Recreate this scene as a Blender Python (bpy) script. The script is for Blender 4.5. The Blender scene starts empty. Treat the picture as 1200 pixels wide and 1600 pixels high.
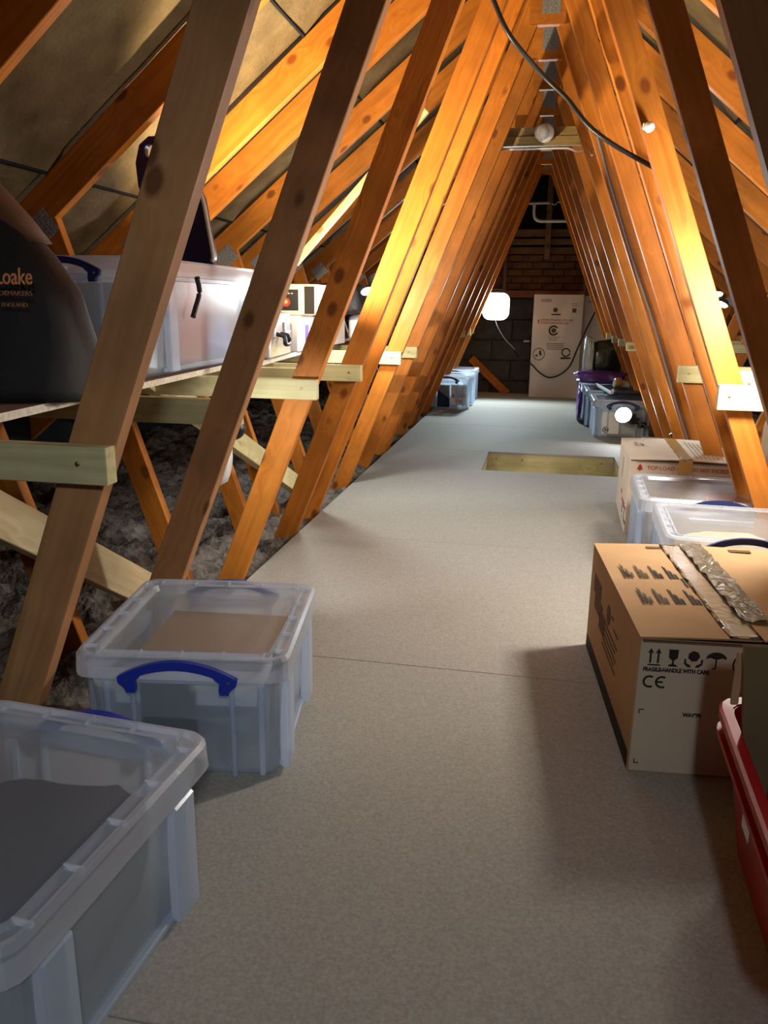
import bpy, bmesh, math, random
from mathutils import Vector, Matrix, noise
random.seed(7)
SC = bpy.context.scene
COL = SC.collection
# ------------------------------------------------------------------ camera
F_PX, YAW, PIT, ROLL = 1228.5, .1926, .2591, .0129
cd = bpy.data.cameras.new('camera'); cam = bpy.data.objects.new('camera', cd); COL.objects.link(cam)
cd.sensor_fit = 'VERTICAL'; cd.sensor_height = 36; cd.lens = F_PX/1600*36; cd.clip_start = .02
f_ = Vector((-math.sin(YAW)*math.cos(PIT), math.cos(YAW)*math.cos(PIT), -math.sin(PIT)))
r0 = Vector((math.cos(YAW), math.sin(YAW), 0)); u0 = r0.cross(f_)
r_ = math.cos(ROLL)*r0+math.sin(ROLL)*u0; u_ = -math.sin(ROLL)*r0+math.cos(ROLL)*u0
m = Matrix((r_, u_, -f_)).transposed().to_4x4(); m.translation = Vector((.0727, 0, 1.0)); cam.matrix_world = m
SC.camera = cam
# ------------------------------------------------------------------ world, exposure
w = bpy.data.worlds.new('world'); SC.world = w; w.use_nodes = True
w.node_tree.nodes['Background'].inputs[0].default_value = (.35, .45, .7, 1)
w.node_tree.nodes['Background'].inputs[1].default_value = .007
SC.view_settings.view_transform = 'Standard'; SC.view_settings.look = 'None'
SC.view_settings.exposure = 0; SC.view_settings.gamma = 1; SC.view_settings.use_curve_mapping = False
# lamp powers (the lamps themselves are built below)
PW = dict(shelf_left=160, lid=4, shelf_right=80, far=200, box=5, under=14, small=30, right_fill=14, behind=52)

# ------------------------------------------------------------------ materials
def mat(name, col=(.5,.5,.5), rough=.6, spec=.3, metal=0, emit=None, es=0, noise_=None, bump=0, bscale=80, alpha=None):
    M = bpy.data.materials.new(name); M.use_nodes = True; nt = M.node_tree; b = nt.nodes['Principled BSDF']
    b.inputs['Base Color'].default_value = (*col, 1); b.inputs['Roughness'].default_value = rough
    b.inputs['Specular IOR Level'].default_value = spec; b.inputs['Metallic'].default_value = metal
    if emit: b.inputs['Emission Color'].default_value = (*emit, 1); b.inputs['Emission Strength'].default_value = es
    N = nt.nodes.new; L = nt.links.new
    if noise_ or bump:
        tc = N('ShaderNodeTexCoord')
    if noise_:
        sc, amt = noise_
        n = N('ShaderNodeTexNoise'); n.inputs['Scale'].default_value = sc; n.inputs['Detail'].default_value = 6; L(tc.outputs['Object'], n.inputs['Vector'])
        r = N('ShaderNodeMapRange'); r.inputs[1].default_value = .3; r.inputs[2].default_value = .7
        r.inputs[3].default_value = 1-amt; r.inputs[4].default_value = 1+amt; L(n.outputs[0], r.inputs[0])
        mx = N('ShaderNodeVectorMath'); mx.operation = 'SCALE'; mx.inputs[0].default_value = col
        L(r.outputs[0], mx.inputs['Scale']); L(mx.outputs[0], b.inputs['Base Color'])
    if bump:
        n2 = N('ShaderNodeTexNoise'); n2.inputs['Scale'].default_value = bscale; n2.inputs['Detail'].default_value = 4; L(tc.outputs['Object'], n2.inputs['Vector'])
        bp = N('ShaderNodeBump'); bp.inputs['Strength'].default_value = bump; bp.inputs['Distance'].default_value = .01
        L(n2.outputs[0], bp.inputs['Height']); L(bp.outputs[0], b.inputs['Normal'])
    return M

def wood(name, c1, c2, knot, rough=.55, knots=1):
    M = bpy.data.materials.new(name); M.use_nodes = True; nt = M.node_tree; b = nt.nodes['Principled BSDF']
    N = nt.nodes.new; L = nt.links.new
    tc = N('ShaderNodeTexCoord'); oi = N('ShaderNodeObjectInfo')
    off = N('ShaderNodeVectorMath'); off.operation = 'MULTIPLY_ADD'
    cb = N('ShaderNodeCombineXYZ'); L(oi.outputs['Random'], cb.inputs[0]); L(oi.outputs['Random'], cb.inputs[1]); L(oi.outputs['Random'], cb.inputs[2])
    off.inputs[1].default_value = (37, 23, 11); L(cb.outputs[0], off.inputs[0]); L(tc.outputs['Object'], off.inputs[2])
    # knots
    mk = N('ShaderNodeVectorMath'); mk.operation = 'MULTIPLY'; mk.inputs[1].default_value = (5, 8, 8); L(off.outputs[0], mk.inputs[0])
    v = N('ShaderNodeTexVoronoi'); v.inputs['Scale'].default_value = 1; L(mk.outputs[0], v.inputs['Vector'])
    kr = N('ShaderNodeMapRange'); kr.inputs[1].default_value = .10; kr.inputs[2].default_value = .17; kr.inputs[3].default_value = 1; kr.inputs[4].default_value = 0
    L(v.outputs['Distance'], kr.inputs[0])
    # grain: warped by the knots
    mg = N('ShaderNodeVectorMath'); mg.operation = 'MULTIPLY'; mg.inputs[1].default_value = (1.1, 42, 42)
    wr = N('ShaderNodeMapRange'); wr.interpolation_type = 'SMOOTHSTEP'; wr.inputs[1].default_value = 0; wr.inputs[2].default_value = .55; wr.inputs[3].default_value = .035; wr.inputs[4].default_value = 0; L(v.outputs['Distance'], wr.inputs[0])
    wc = N('ShaderNodeCombineXYZ'); L(wr.outputs[0], wc.inputs[1]); L(wr.outputs[0], wc.inputs[2])
    wa = N('ShaderNodeVectorMath'); wa.operation = 'ADD'; L(off.outputs[0], wa.inputs[0]); L(wc.outputs[0], wa.inputs[1]); L(wa.outputs[0], mg.inputs[0])
    n = N('ShaderNodeTexNoise'); n.inputs['Scale'].default_value = 1; n.inputs['Detail'].default_value = 5; n.inputs['Distortion'].default_value = .8; L(mg.outputs[0], n.inputs['Vector'])
    rp = N('ShaderNodeValToRGB'); rp.color_ramp.elements[0].position = .3; rp.color_ramp.elements[1].position = .72
    rp.color_ramp.elements[0].color = (*c1, 1); rp.color_ramp.elements[1].color = (*c2, 1); L(n.outputs[0], rp.inputs[0])
    n3 = N('ShaderNodeTexNoise'); n3.inputs['Scale'].default_value = 5; n3.inputs['Detail'].default_value = 3; L(off.outputs[0], n3.inputs['Vector'])
    r3 = N('ShaderNodeMapRange'); r3.inputs[1].default_value = .3; r3.inputs[2].default_value = .7; r3.inputs[3].default_value = .78; r3.inputs[4].default_value = 1.15; L(n3.outputs[0], r3.inputs[0])
    sc = N('ShaderNodeVectorMath'); sc.operation = 'SCALE'; L(rp.outputs[0], sc.inputs[0]); L(r3.outputs[0], sc.inputs['Scale'])
    rr = N('ShaderNodeMapRange'); rr.inputs[3].default_value = .82; rr.inputs[4].default_value = 1.15; L(oi.outputs['Random'], rr.inputs[0])
    sc2 = N('ShaderNodeVectorMath'); sc2.operation = 'SCALE'; L(sc.outputs[0], sc2.inputs[0]); L(rr.outputs[0], sc2.inputs['Scale'])
    mx = N('ShaderNodeMix'); mx.data_type = 'RGBA'; mx.inputs[7].default_value = (*knot, 1)
    km = N('ShaderNodeMath'); km.operation = 'MULTIPLY'; km.inputs[1].default_value = .85*knots; L(kr.outputs[0], km.inputs[0])
    L(km.outputs[0], mx.inputs[0]); L(sc2.outputs[0], mx.inputs[6]); L(mx.outputs[2], b.inputs['Base Color'])
    b.inputs['Roughness'].default_value = rough; b.inputs['Specular IOR Level'].default_value = .25
    bp = N('ShaderNodeBump'); bp.inputs['Strength'].default_value = .25; bp.inputs['Distance'].default_value = .004; L(n.outputs[0], bp.inputs['Height']); L(bp.outputs[0], b.inputs['Normal'])
    return M

def plastic(name, tint, opac, rough=.25, trans=.5):
    M = bpy.data.materials.new(name); M.use_nodes = True; nt = M.node_tree; nt.nodes.clear(); N = nt.nodes.new; L = nt.links.new
    o = N('ShaderNodeOutputMaterial'); t = N('ShaderNodeBsdfTransparent'); t.inputs[0].default_value = (.93, .95, .97, 1)
    d = N('ShaderNodeBsdfDiffuse'); d.inputs[0].default_value = (*tint, 1)
    tr = N('ShaderNodeBsdfTranslucent'); tr.inputs[0].default_value = (*tint, 1)
    dm = N('ShaderNodeMixShader'); dm.inputs[0].default_value = trans; L(d.outputs[0], dm.inputs[1]); L(tr.outputs[0], dm.inputs[2])
    m1 = N('ShaderNodeMixShader'); m1.inputs[0].default_value = opac; L(t.outputs[0], m1.inputs[1]); L(dm.outputs[0], m1.inputs[2])
    g = N('ShaderNodeBsdfGlossy'); g.inputs['Roughness'].default_value = rough
    lw = N('ShaderNodeLayerWeight'); lw.inputs[0].default_value = .25; fr = N('ShaderNodeMapRange'); fr.inputs[3].default_value = .035; fr.inputs[4].default_value = .30; L(lw.outputs['Facing'], fr.inputs[0])
    m2 = N('ShaderNodeMixShader'); L(fr.outputs[0], m2.inputs[0]); L(m1.outputs[0], m2.inputs[1]); L(g.outputs[0], m2.inputs[2])
    L(m2.outputs[0], o.inputs[0]); return M

def felt(name):
    M = mat(name, (.12,.085,.042), .95, .1, noise_=(7,.35), bump=.5, bscale=60); return M

WOOD = wood('orange_timber', (.42,.128,.013), (.58,.195,.024), (.15,.035,.006))
WOODN = wood('cool_lit_orange_timber', (.36,.16,.062), (.46,.22,.09), (.11,.04,.015))  # near webs: greying from the cool light is put into the wood colour
PALE = wood('pale_treated_timber', (.52,.44,.2), (.7,.62,.33), (.25,.17,.07))
BRACE = wood('pale_brace_timber', (.50,.38,.2), (.66,.53,.31), (.14,.07,.03))
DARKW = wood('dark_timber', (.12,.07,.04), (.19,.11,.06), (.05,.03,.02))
FELT = felt('roof_felt_fabric')
FLOOR = mat('hardboard', (.355,.332,.285), .75, .2, noise_=(160,.16), bump=.12, bscale=300)
# add larger fibre blotches to the hardboard
nt = FLOOR.node_tree
INS = mat('mineral_wool', (.16,.14,.12), 1, 0, noise_=(26,.55), bump=1, bscale=60)
CHIP = mat('shelf_board', (.30,.17,.12), .6, .3, noise_=(50,.15))
CHIPE = mat('shelf_board_edge', (.7,.64,.52), .8, .1, noise_=(60,.2))
STEEL = mat('galvanised_plate', (.38,.38,.38), .45, .5, .6, noise_=(140,.45), bump=.3, bscale=200)
SCREW = mat('screw_metal', (.35,.28,.12), .4, .5, .9)
PLB = plastic('clear_box_plastic', (.82,.91,1.0), .36, trans=.6)
PLR = plastic('clear_box_rib_plastic', (.74,.83,.98), .62, trans=.6)
PLL = plastic('clear_lid_plastic', (.72,.76,.82), .32, .3)
PLX = plastic('clear_lid_rim_plastic', (.78,.82,.9), .55, .25)
PLW = plastic('warm_clear_lid_plastic', (.7,.66,.6), .30, .22)
BLUE = mat('blue_handle_plastic', (.012,.03,.36), .35, .5)
NAVY = mat('navy_plastic', (.012,.02,.10), .4, .5)
BLACK = mat('black_plastic', (.012,.012,.014), .4, .4)
BAGB = mat('black_bag_cloth', (.022,.02,.02), .65, .3, noise_=(8,.25), bump=.3, bscale=12)
BAGE = mat('brown_bag_lining', (.12,.055,.03), .7, .2)
GOLD = mat('orange_lettering', (.85,.33,.12), .5, .4)
GOLDD = mat('faded_orange_lettering', (.35,.15,.08), .6, .2)
CARD = mat('brown_cardboard', (.43,.265,.135), .85, .1, noise_=(6,.08), bump=.08, bscale=120)
CARDW = mat('cream_cardboard', (.60,.50,.36), .85, .1, noise_=(6,.05))
CARDP = mat('pale_carton_cardboard', (.62,.55,.47), .85, .1, noise_=(4,.06))
CARDP2 = mat('pink_white_carton_cardboard', (.78,.66,.52), .8, .1, noise_=(4,.06))
CARDD = mat('dark_cardboard', (.2,.135,.07), .9, .1, noise_=(6,.1))
INK = mat('black_ink', (.035,.03,.028), .7, .1)
INKB = mat('brown_ink', (.13,.07,.035), .8, .1)
INKR = mat('red_ink', (.5,.05,.04), .7, .1)
TAPE = mat('parcel_tape', (.58,.44,.30), .22, .6, bump=.35, bscale=40)
TAPEG = mat('crumpled_clear_tape', (.30,.25,.17), .15, .8, bump=.9, bscale=50)
TAPEY = mat('yellow_tape', (.72,.47,.14), .3, .5, bump=.5, bscale=60)
RED = mat('red_crate_plastic', (.42,.006,.012), .35, .5)
REDB = mat('bright_red_lid', (.6,.02,.02), .4, .5)
WHITE = mat('white_plastic', (.75,.75,.74), .35, .5)
PAPER = mat('white_paper', (.75,.76,.78), .7, .2)
CLOTHD = mat('dark_blue_cloth', (.02,.035,.07), .9, .1, noise_=(10,.4))
CLOTHP = mat('salmon_cloth', (.55,.18,.13), .85, .1, noise_=(10,.2))
CLOTHB = mat('blue_cloth', (.12,.2,.42), .8, .2, noise_=(10,.3))
CLOTHC = mat('cream_cloth', (.62,.50,.36), .85, .1, noise_=(10,.2))
SILV = mat('brushed_aluminium', (.62,.62,.63), .3, .5, .7)
PURP = mat('purple_carrier_plastic', (.15,.05,.36), .3, .5, noise_=(9,.3))
FOIL = mat('clear_crinkled_polythene', (.42,.5,.54), .15, .8, bump=.8, bscale=40)
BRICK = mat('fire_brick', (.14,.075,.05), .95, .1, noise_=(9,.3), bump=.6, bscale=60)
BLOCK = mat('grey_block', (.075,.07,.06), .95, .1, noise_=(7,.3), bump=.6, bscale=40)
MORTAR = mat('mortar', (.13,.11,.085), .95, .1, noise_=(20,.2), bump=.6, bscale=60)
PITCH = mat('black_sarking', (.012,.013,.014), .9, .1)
EMIT = mat('lamp_diffuser_lit', (1,1,1), .5, .2, emit=(.93,.97,1), es=14)
EMITW = mat('small_lamp_lens_lit', (1,1,1), .5, .2, emit=(1,.95,.86), es=30)
GREEN = mat('lime_sticker', (.45,.7,.05), .5, .3)
LILAC = mat('lilac_cloth', (.30,.27,.40), .8, .2, noise_=(12,.2))
GLASS = plastic('bulb_glass', (.75,.72,.68), .55, .12)

# ------------------------------------------------------------------ helpers
def link(name, me, m_, parent=None, smooth=False):
    o = bpy.data.objects.new(name, me); COL.objects.link(o)
    if m_: me.materials.append(m_)
    if parent: o.parent = parent
    if smooth:
        for p in me.polygons: p.use_smooth = True
    return o
def tag(o, label=None, cat=None, group=None, kind=None):
    if label: o['label'] = label
    if cat: o['category'] = cat
    if group: o['group'] = group
    if kind: o['kind'] = kind
    return o
def thing(name, label, cat, loc=(0,0,0), rz=0, group=None, rot=None):
    o = bpy.data.objects.new(name, None); COL.objects.link(o); o.empty_display_size = .1
    o.location = loc; o.rotation_euler = rot if rot else (0, 0, rz)
    return tag(o, label, cat, group)
def bmo(name, bm, m_, parent=None, smooth=False):
    bmesh.ops.recalc_face_normals(bm, faces=bm.faces)
    me = bpy.data.meshes.new(name); bm.to_mesh(me); bm.free(); return link(name, me, m_, parent, smooth)
def addbox(bm, c, s, rz=0, bev=0, M=None):
    g = bmesh.ops.create_cube(bm, size=1)
    T = Matrix.Translation(c) @ Matrix.Rotation(rz, 4, 'Z') @ Matrix.Diagonal((*s, 1))
    if M is not None: T = M @ T
    bmesh.ops.transform(bm, matrix=T, verts=g['verts'])
    if bev:
        es = list({e for v in g['verts'] for e in v.link_edges})
        bmesh.ops.bevel(bm, geom=es, offset=bev, segments=1, affect='EDGES')
def box(name, c, s, m_, parent=None, rz=0, bev=0, smooth=False):
    bm = bmesh.new(); addbox(bm, (0,0,0), s, 0, bev)
    o = bmo(name, bm, m_, parent, smooth); o.location = c; o.rotation_euler = (0,0,rz); return o
def rr(w, l, r, z, n=4, cx=0, cy=0):
    P = []
    for qx, qy, a0 in ((1,1,0),(-1,1,90),(-1,-1,180),(1,-1,270)):
        for i in range(n+1):
            a = math.radians(a0+90*i/n)
            P.append((cx+qx*(w/2-r)+r*math.cos(a), cy+qy*(l/2-r)+r*math.sin(a), z))
    return P
def loft(bm, loops, cap0=True, cap1=True, closed=True):
    R = [[bm.verts.new(p) for p in lp] for lp in loops]
    n = len(R[0])
    for a, b in zip(R, R[1:]):
        for i in range(n if closed else n-1):
            bm.faces.new((a[i], a[(i+1)%n], b[(i+1)%n], b[i]))
    if cap0: bm.faces.new(R[0][::-1])
    if cap1: bm.faces.new(R[-1])
def circ(r, z, n=24, rx=1, ry=1): return [(r*rx*math.cos(2*math.pi*i/n), r*ry*math.sin(2*math.pi*i/n), z) for i in range(n)]
def lathe(name, prof, m_, parent=None, n=24):
    bm = bmesh.new(); loft(bm, [circ(r, z, n) for r, z in prof]); return bmo(name, bm, m_, parent, True)
def smoothpts(pts, k=6):
    P = [Vector(p) for p in pts]
    if len(P) < 3: return P
    out = []
    Q = [P[0]*2-P[1]]+P+[P[-1]*2-P[-2]]
    for i in range(1, len(Q)-2):
        for j in range(k):
            t = j/k; a, b, c, d = Q[i-1:i+3]
            out.append(.5*((2*b)+(-a+c)*t+(2*a-5*b+4*c-d)*t*t+(-a+3*b-3*c+d)*t**3))
    out.append(P[-1]); return out
def tube(name, pts, r, m_, parent=None, k=6, n=8):
    P = smoothpts(pts, k); bm = bmesh.new(); loops = []
    up = Vector((.13,.2,1)).normalized()
    for i, p in enumerate(P):
        d = (P[min(i+1,len(P)-1)]-P[max(i-1,0)]).normalized()
        s = d.cross(up); s = s.normalized() if s.length > 1e-4 else Vector((1,0,0)); t = s.cross(d)
        loops.append([p+r*(math.cos(2*math.pi*j/n)*s+math.sin(2*math.pi*j/n)*t) for j in range(n)])
    loft(bm, loops); return bmo(name, bm, m_, parent, True)
def shape(name, outlines, th, m_, parent=None, loc=(0,0,0), rot=(math.pi/2,0,0), bev=0):
    """closed outline(s) in the local XY plane, filled with holes, given thickness th; default stands upright facing -y"""
    cu = bpy.data.curves.new(name, 'CURVE'); cu.dimensions = '2D'; cu.fill_mode = 'BOTH'; cu.extrude = th/2; cu.bevel_depth = bev
    for ol in outlines:
        s = cu.splines.new('POLY'); s.points.add(len(ol)-1); s.use_cyclic_u = True
        for q, p in zip(s.points, ol): q.co = (p[0], p[1], 0, 1)
    to = bpy.data.objects.new('t', cu); COL.objects.link(to)
    me = bpy.data.meshes.new_from_object(to); bpy.data.objects.remove(to)
    me.materials.clear(); o = link(name, me, m_, parent); o.location = loc; o.rotation_euler = rot; return o
def arc(cx, cy, r, a0, a1, n=16, ry=None):
    ry = ry or r
    return [(cx+r*math.cos(math.radians(a0+(a1-a0)*i/n)), cy+ry*math.sin(math.radians(a0+(a1-a0)*i/n))) for i in range(n+1)]
def text(s, size, m_, parent, loc, rot=(math.pi/2,0,0), bold=0, sx=1, shear=0, align='LEFT'):
    cu = bpy.data.curves.new('lettering', 'FONT'); cu.body = s; cu.size = size; cu.extrude = .0004; cu.offset = bold; cu.shear = shear; cu.align_x = align
    cu.resolution_u = 3
    to = bpy.data.objects.new('t', cu); COL.objects.link(to)
    me = bpy.data.meshes.new_from_object(to); bpy.data.objects.remove(to); me.materials.clear()
    o = link('lettering', me, m_, parent); o.location = loc; o.rotation_euler = rot; o.scale = (sx, 1, 1); return o
def timber(name, p0, p1, w_, t_, m_, parent=None, side=Vector((0,1,0)), cut0=0, cut1=0, c=0):
    """board from p0 to p1 (edge line); w_ in the plane, measured from the edge line (sign = side), thickness t_ along 'side'"""
    p0, p1 = Vector(p0), Vector(p1); d = (p1-p0); L_ = d.length; d.normalize()
    s = Vector(side).normalized(); wv = s.cross(d).normalized(); s = d.cross(wv)
    bm = bmesh.new(); a = abs(w_); sg = 1 if w_ > 0 else -1
    V = [bm.verts.new((x + (cut0 if (y and x == 0) else 0) + (cut1 if (y and x > 0) else 0), sg*y, z)) for x in (0, L_) for y in (0, a) for z in (0, t_)]
    for q in ((0,1,3,2),(4,6,7,5),(0,4,5,1),(2,3,7,6),(0,2,6,4),(1,5,7,3)): bm.faces.new([V[i] for i in q])
    bmesh.ops.bevel(bm, geom=list(bm.edges), offset=.0022, segments=1, affect='EDGES')
    bmesh.ops.recalc_face_normals(bm, faces=bm.faces)
    me = bpy.data.meshes.new(name); bm.to_mesh(me); bm.free()
    o = link(name, me, m_)
    M = Matrix((d, wv, s)).transposed().to_4x4(); M.translation = p0; o.matrix_world = M
    if parent: o.parent = parent; o.matrix_parent_inverse = Matrix.Translation(parent.location).inverted()
    return o
def light(name, kind, loc, power, col, parent=None, size=.1, rot=None, spot=None, blend=.3):
    l = bpy.data.lights.new(name, kind); l.energy = power; l.color = col
    if kind == 'AREA': l.shape = 'DISK'; l.size = size
    else: l.shadow_soft_size = size
    if spot: l.spot_size = math.radians(spot); l.spot_blend = blend
    o = bpy.data.objects.new(name, l); COL.objects.link(o)
    if rot is not None: o.rotation_euler = rot
    o.location = loc
    if parent: o.parent = parent
    return o
def aim(o, d): o.rotation_euler = Vector(d).to_track_quat('-Z', 'Y').to_euler(); return o

# ================================================================== SETTING
RZS, SLS = {-1: 2.57, 1: 2.45}, {-1: .81, 1: .84}      # rafter underside on each slope: z = RZ - SL|x|
FES = {s: RZS[s]+.12/math.cos(math.atan(SLS[s]))+.015 for s in (-1, 1)}
Y0, Y1 = -1.6, 9.55
# --- floor sheets
fl = bpy.data.objects.new('floor', None); COL.objects.link(fl); tag(fl, kind='structure')
def sheet(x0, x1, y0, y1, z=0, m_=FLOOR, name='floor_panel'):
    o = box(name, ((x0+x1)/2, (y0+y1)/2, z-.009), (x1-x0, y1-y0, .018), m_, fl, bev=.0012); return o
XL, XR = -.955, .955
HX0, HX1, HY0, HY1 = -.255, .60, 4.86, 5.52
g = .0012
for a, b in ((Y0,-.4),(-.4,.82),(.82,2.04),(2.04,3.26),(3.26,4.86)): sheet(XL, XR, a+g, b-g)
sheet(XL, HX0-g, HY0, HY1); sheet(HX1+g, XR, HY0, HY1)
for a, b in ((HY1,6.74),(6.74,7.96),(7.96,9.45)): sheet(XL, XR, a+g, b-g)
# --- ceiling joists under the floor and insulation, boards round the hatch
for (x0,y0,x1,y1) in ((HX0,HY1,HX1,HY1+.035),(HX0,HY0-.035,HX1,HY0)):
    box('hatch_trimmer', ((x0+x1)/2,(y0+y1)/2,-.018-.10), (x1-x0+.08, y1-y0, .2), PALE, fl)
for x in (HX0-.018, HX1+.018): box('hatch_trimmer', (x,(HY0+HY1)/2,-.118), (.035, HY1-HY0, .2), PALE, fl)
bd = bmesh.new()
for x in (-.2,-.02,.52): addbox(bd, (x, HY1-.001, -.05), (.008,.004,.008))
tag(bmo('nail', bd, INK, fl), kind='stuff')
box('hatch_lid', ((HX0+HX1)/2,(HY0+HY1)/2,-.225), (HX1-HX0, HY1-HY0, .02), mat('hatch_paint',(.5,.5,.48),.6), fl)
# --- insulation
def insul(s):
    bm = bmesh.new(); nx, ny = 72, 340; x0, x1 = .93, 2.95
    V = []
    for i in range(nx+1):
        for j in range(ny+1):
            u = i/nx; x = x0+(x1-x0)*u**1.3; y = Y0+(9.40-Y0)*j/ny
            p = Vector((x*s*3.2, y*3.2, 0))
            h = noise.noise(p)*.04+noise.noise(p*2.6)*.05+abs(noise.noise(p*6))*.06+noise.noise(p*14)*.02-.02
            e = min(1, u*9); z = -.028+h*(.35+.65*e)+.015*e
            if z > .004 and u < .03: z = .004
            V.append(bm.verts.new((s*x+noise.noise(p*5)*.015*e, y+noise.noise(p*4.3)*.015, z)))
    for i in range(nx):
        for j in range(ny):
            a = i*(ny+1)+j; bm.faces.new((V[a], V[a+1], V[a+ny+2], V[a+ny+1]))
    o = bmo('insulation', bm, INS, None, True)
    tag(o, 'grey-brown loose mineral wool laid %s of the boarded floor' % ('left' if s < 0 else 'right'), 'insulation', kind='stuff')
for s in (-1, 1): insul(s)
# --- roof: felt strips, lapped
ce = bpy.data.objects.new('ceiling', None); COL.objects.link(ce); tag(ce, kind='structure')
def felt_strip(s, xa, xb, lift):
    bm = bmesh.new(); nu, nv = 10, 120; V = []; FEZ, SL = FES[s], SLS[s]
    for i in range(nu+1):
        for j in range(nv+1):
            ax = xa+(xb-xa)*i/nu; y = Y0+(Y1-Y0)*j/nv
            sag = .014*noise.noise(Vector((ax*2.2*s, y*2.2, 1)))+.006*noise.noise(Vector((ax*7*s, y*7, 4)))
            lap = (lift if i == nu else 0)
            V.append(bm.verts.new((s*ax, y, FEZ+.012-SL*ax+sag-lap)))
    for i in range(nu):
        for j in range(nv):
            a = i*(nv+1)+j; bm.faces.new((V[a], V[a+1], V[a+nv+2], V[a+nv+1]))
    return bmo('felt_strip', bm, FELT, ce, True)
for s in (-1, 1):
    for xa, xb in ((0,.20),(.165,.905),(.87,1.62),(1.58,2.33),(2.29,3.25)): felt_strip(s, xa, xb, .022)
    # black strips standing in for the shade under each felt lap
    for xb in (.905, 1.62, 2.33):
        bm = bmesh.new(); addbox(bm, (s*xb, (Y0+Y1)/2, FES[s]-SLS[s]*xb-.012), (.012, Y1-Y0, .010)); bmo('lap_shade', bm, PITCH, ce)
# --- eaves walls
for s, nm in ((-1, 'wall_left'), (1, 'wall_right')):
    o = box(nm, (s*3.02, (Y0+Y1)/2, .05), (.1, Y1-Y0, .7), PITCH); tag(o, kind='structure')
# --- end walls
def pent(y, m_, name, zt=None, z0=-.3):
    bm = bmesh.new(); X = 3.3; zt = FES[-1]+.05; SL = .82
    P = [(-X, z0), (X, z0), (X, zt-SL*X), (0, zt), (-X, zt-SL*X)]
    loft(bm, [[(a, y, b) for a, b in P], [(a, y+.1, b) for a, b in P]])
    return bmo(name, bm, m_)
wb = bpy.data.objects.new('wall_back', None); COL.objects.link(wb); tag(wb, kind='structure')
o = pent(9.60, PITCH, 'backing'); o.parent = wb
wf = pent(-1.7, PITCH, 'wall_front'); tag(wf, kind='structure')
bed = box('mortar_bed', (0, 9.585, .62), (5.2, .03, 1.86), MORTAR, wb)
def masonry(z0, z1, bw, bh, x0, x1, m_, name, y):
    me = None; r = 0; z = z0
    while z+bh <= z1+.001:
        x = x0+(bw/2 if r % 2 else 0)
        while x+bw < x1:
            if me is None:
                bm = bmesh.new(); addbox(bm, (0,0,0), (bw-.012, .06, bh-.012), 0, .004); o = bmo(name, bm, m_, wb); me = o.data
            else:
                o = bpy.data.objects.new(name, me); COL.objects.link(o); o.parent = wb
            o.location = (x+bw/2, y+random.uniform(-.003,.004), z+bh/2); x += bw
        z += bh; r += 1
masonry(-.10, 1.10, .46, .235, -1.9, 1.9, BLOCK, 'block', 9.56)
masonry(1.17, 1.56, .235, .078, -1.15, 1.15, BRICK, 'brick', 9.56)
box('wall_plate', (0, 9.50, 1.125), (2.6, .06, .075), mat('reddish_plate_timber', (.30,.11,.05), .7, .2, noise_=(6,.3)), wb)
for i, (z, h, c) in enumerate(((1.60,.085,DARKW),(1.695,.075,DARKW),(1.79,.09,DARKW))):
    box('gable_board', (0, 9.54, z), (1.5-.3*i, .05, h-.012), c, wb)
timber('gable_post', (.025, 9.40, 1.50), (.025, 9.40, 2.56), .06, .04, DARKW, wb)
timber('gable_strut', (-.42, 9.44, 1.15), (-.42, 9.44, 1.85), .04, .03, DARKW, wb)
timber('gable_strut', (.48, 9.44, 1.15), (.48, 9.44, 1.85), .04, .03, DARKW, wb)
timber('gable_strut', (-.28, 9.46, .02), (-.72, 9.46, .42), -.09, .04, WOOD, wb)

# ================================================================== TRUSSES
DL = [1.27,1.91,2.60,3.275,3.64,4.27,4.83,5.45,6.15,6.80,7.45,8.15,8.75]
DR = [1.70,2.27,2.87,3.14,3.76,4.33,4.87,5.50,6.15,6.80,7.45,8.15,8.75]
B, ZA, WW, TT = .967, 2.409, .088, .038
names = ['nearest','second','third','fourth','fifth','sixth','seventh','eighth','ninth','tenth','eleventh','twelfth','farthest']
notes = ['beside the near clear boxes','its left web dark-knotted','pale board on its left web',
 'its left web glowing yellow','close behind the glowing one','first behind the glowing pair','just before the bulb boards',
 'below the bulb','behind the bulb','four before the brick gable','three before the brick gable','next to last before the brick gable','last before the brick gable']
def nail_plate(c, s, y, parent, ry=0):
    bm = bmesh.new(); addbox(bm, (0,0,0), (s[0], .0015, s[1]), 0, 0)
    for i in range(int(s[0]/.014)):
        for j in range(int(s[1]/.016)):
            addbox(bm, ((i+.5)*.014-s[0]/2+random.uniform(-.001,.001), -.001, (j+.5)*.016-s[1]/2), (.003, .0015, .009))
    o = bmo('nail_plate', bm, STEEL, parent); tag(o, kind='stuff'); o.location = (c[0], y-.001-parent.location.y, c[1]-parent.location.z); o.rotation_euler = (0, ry, 0)
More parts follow.
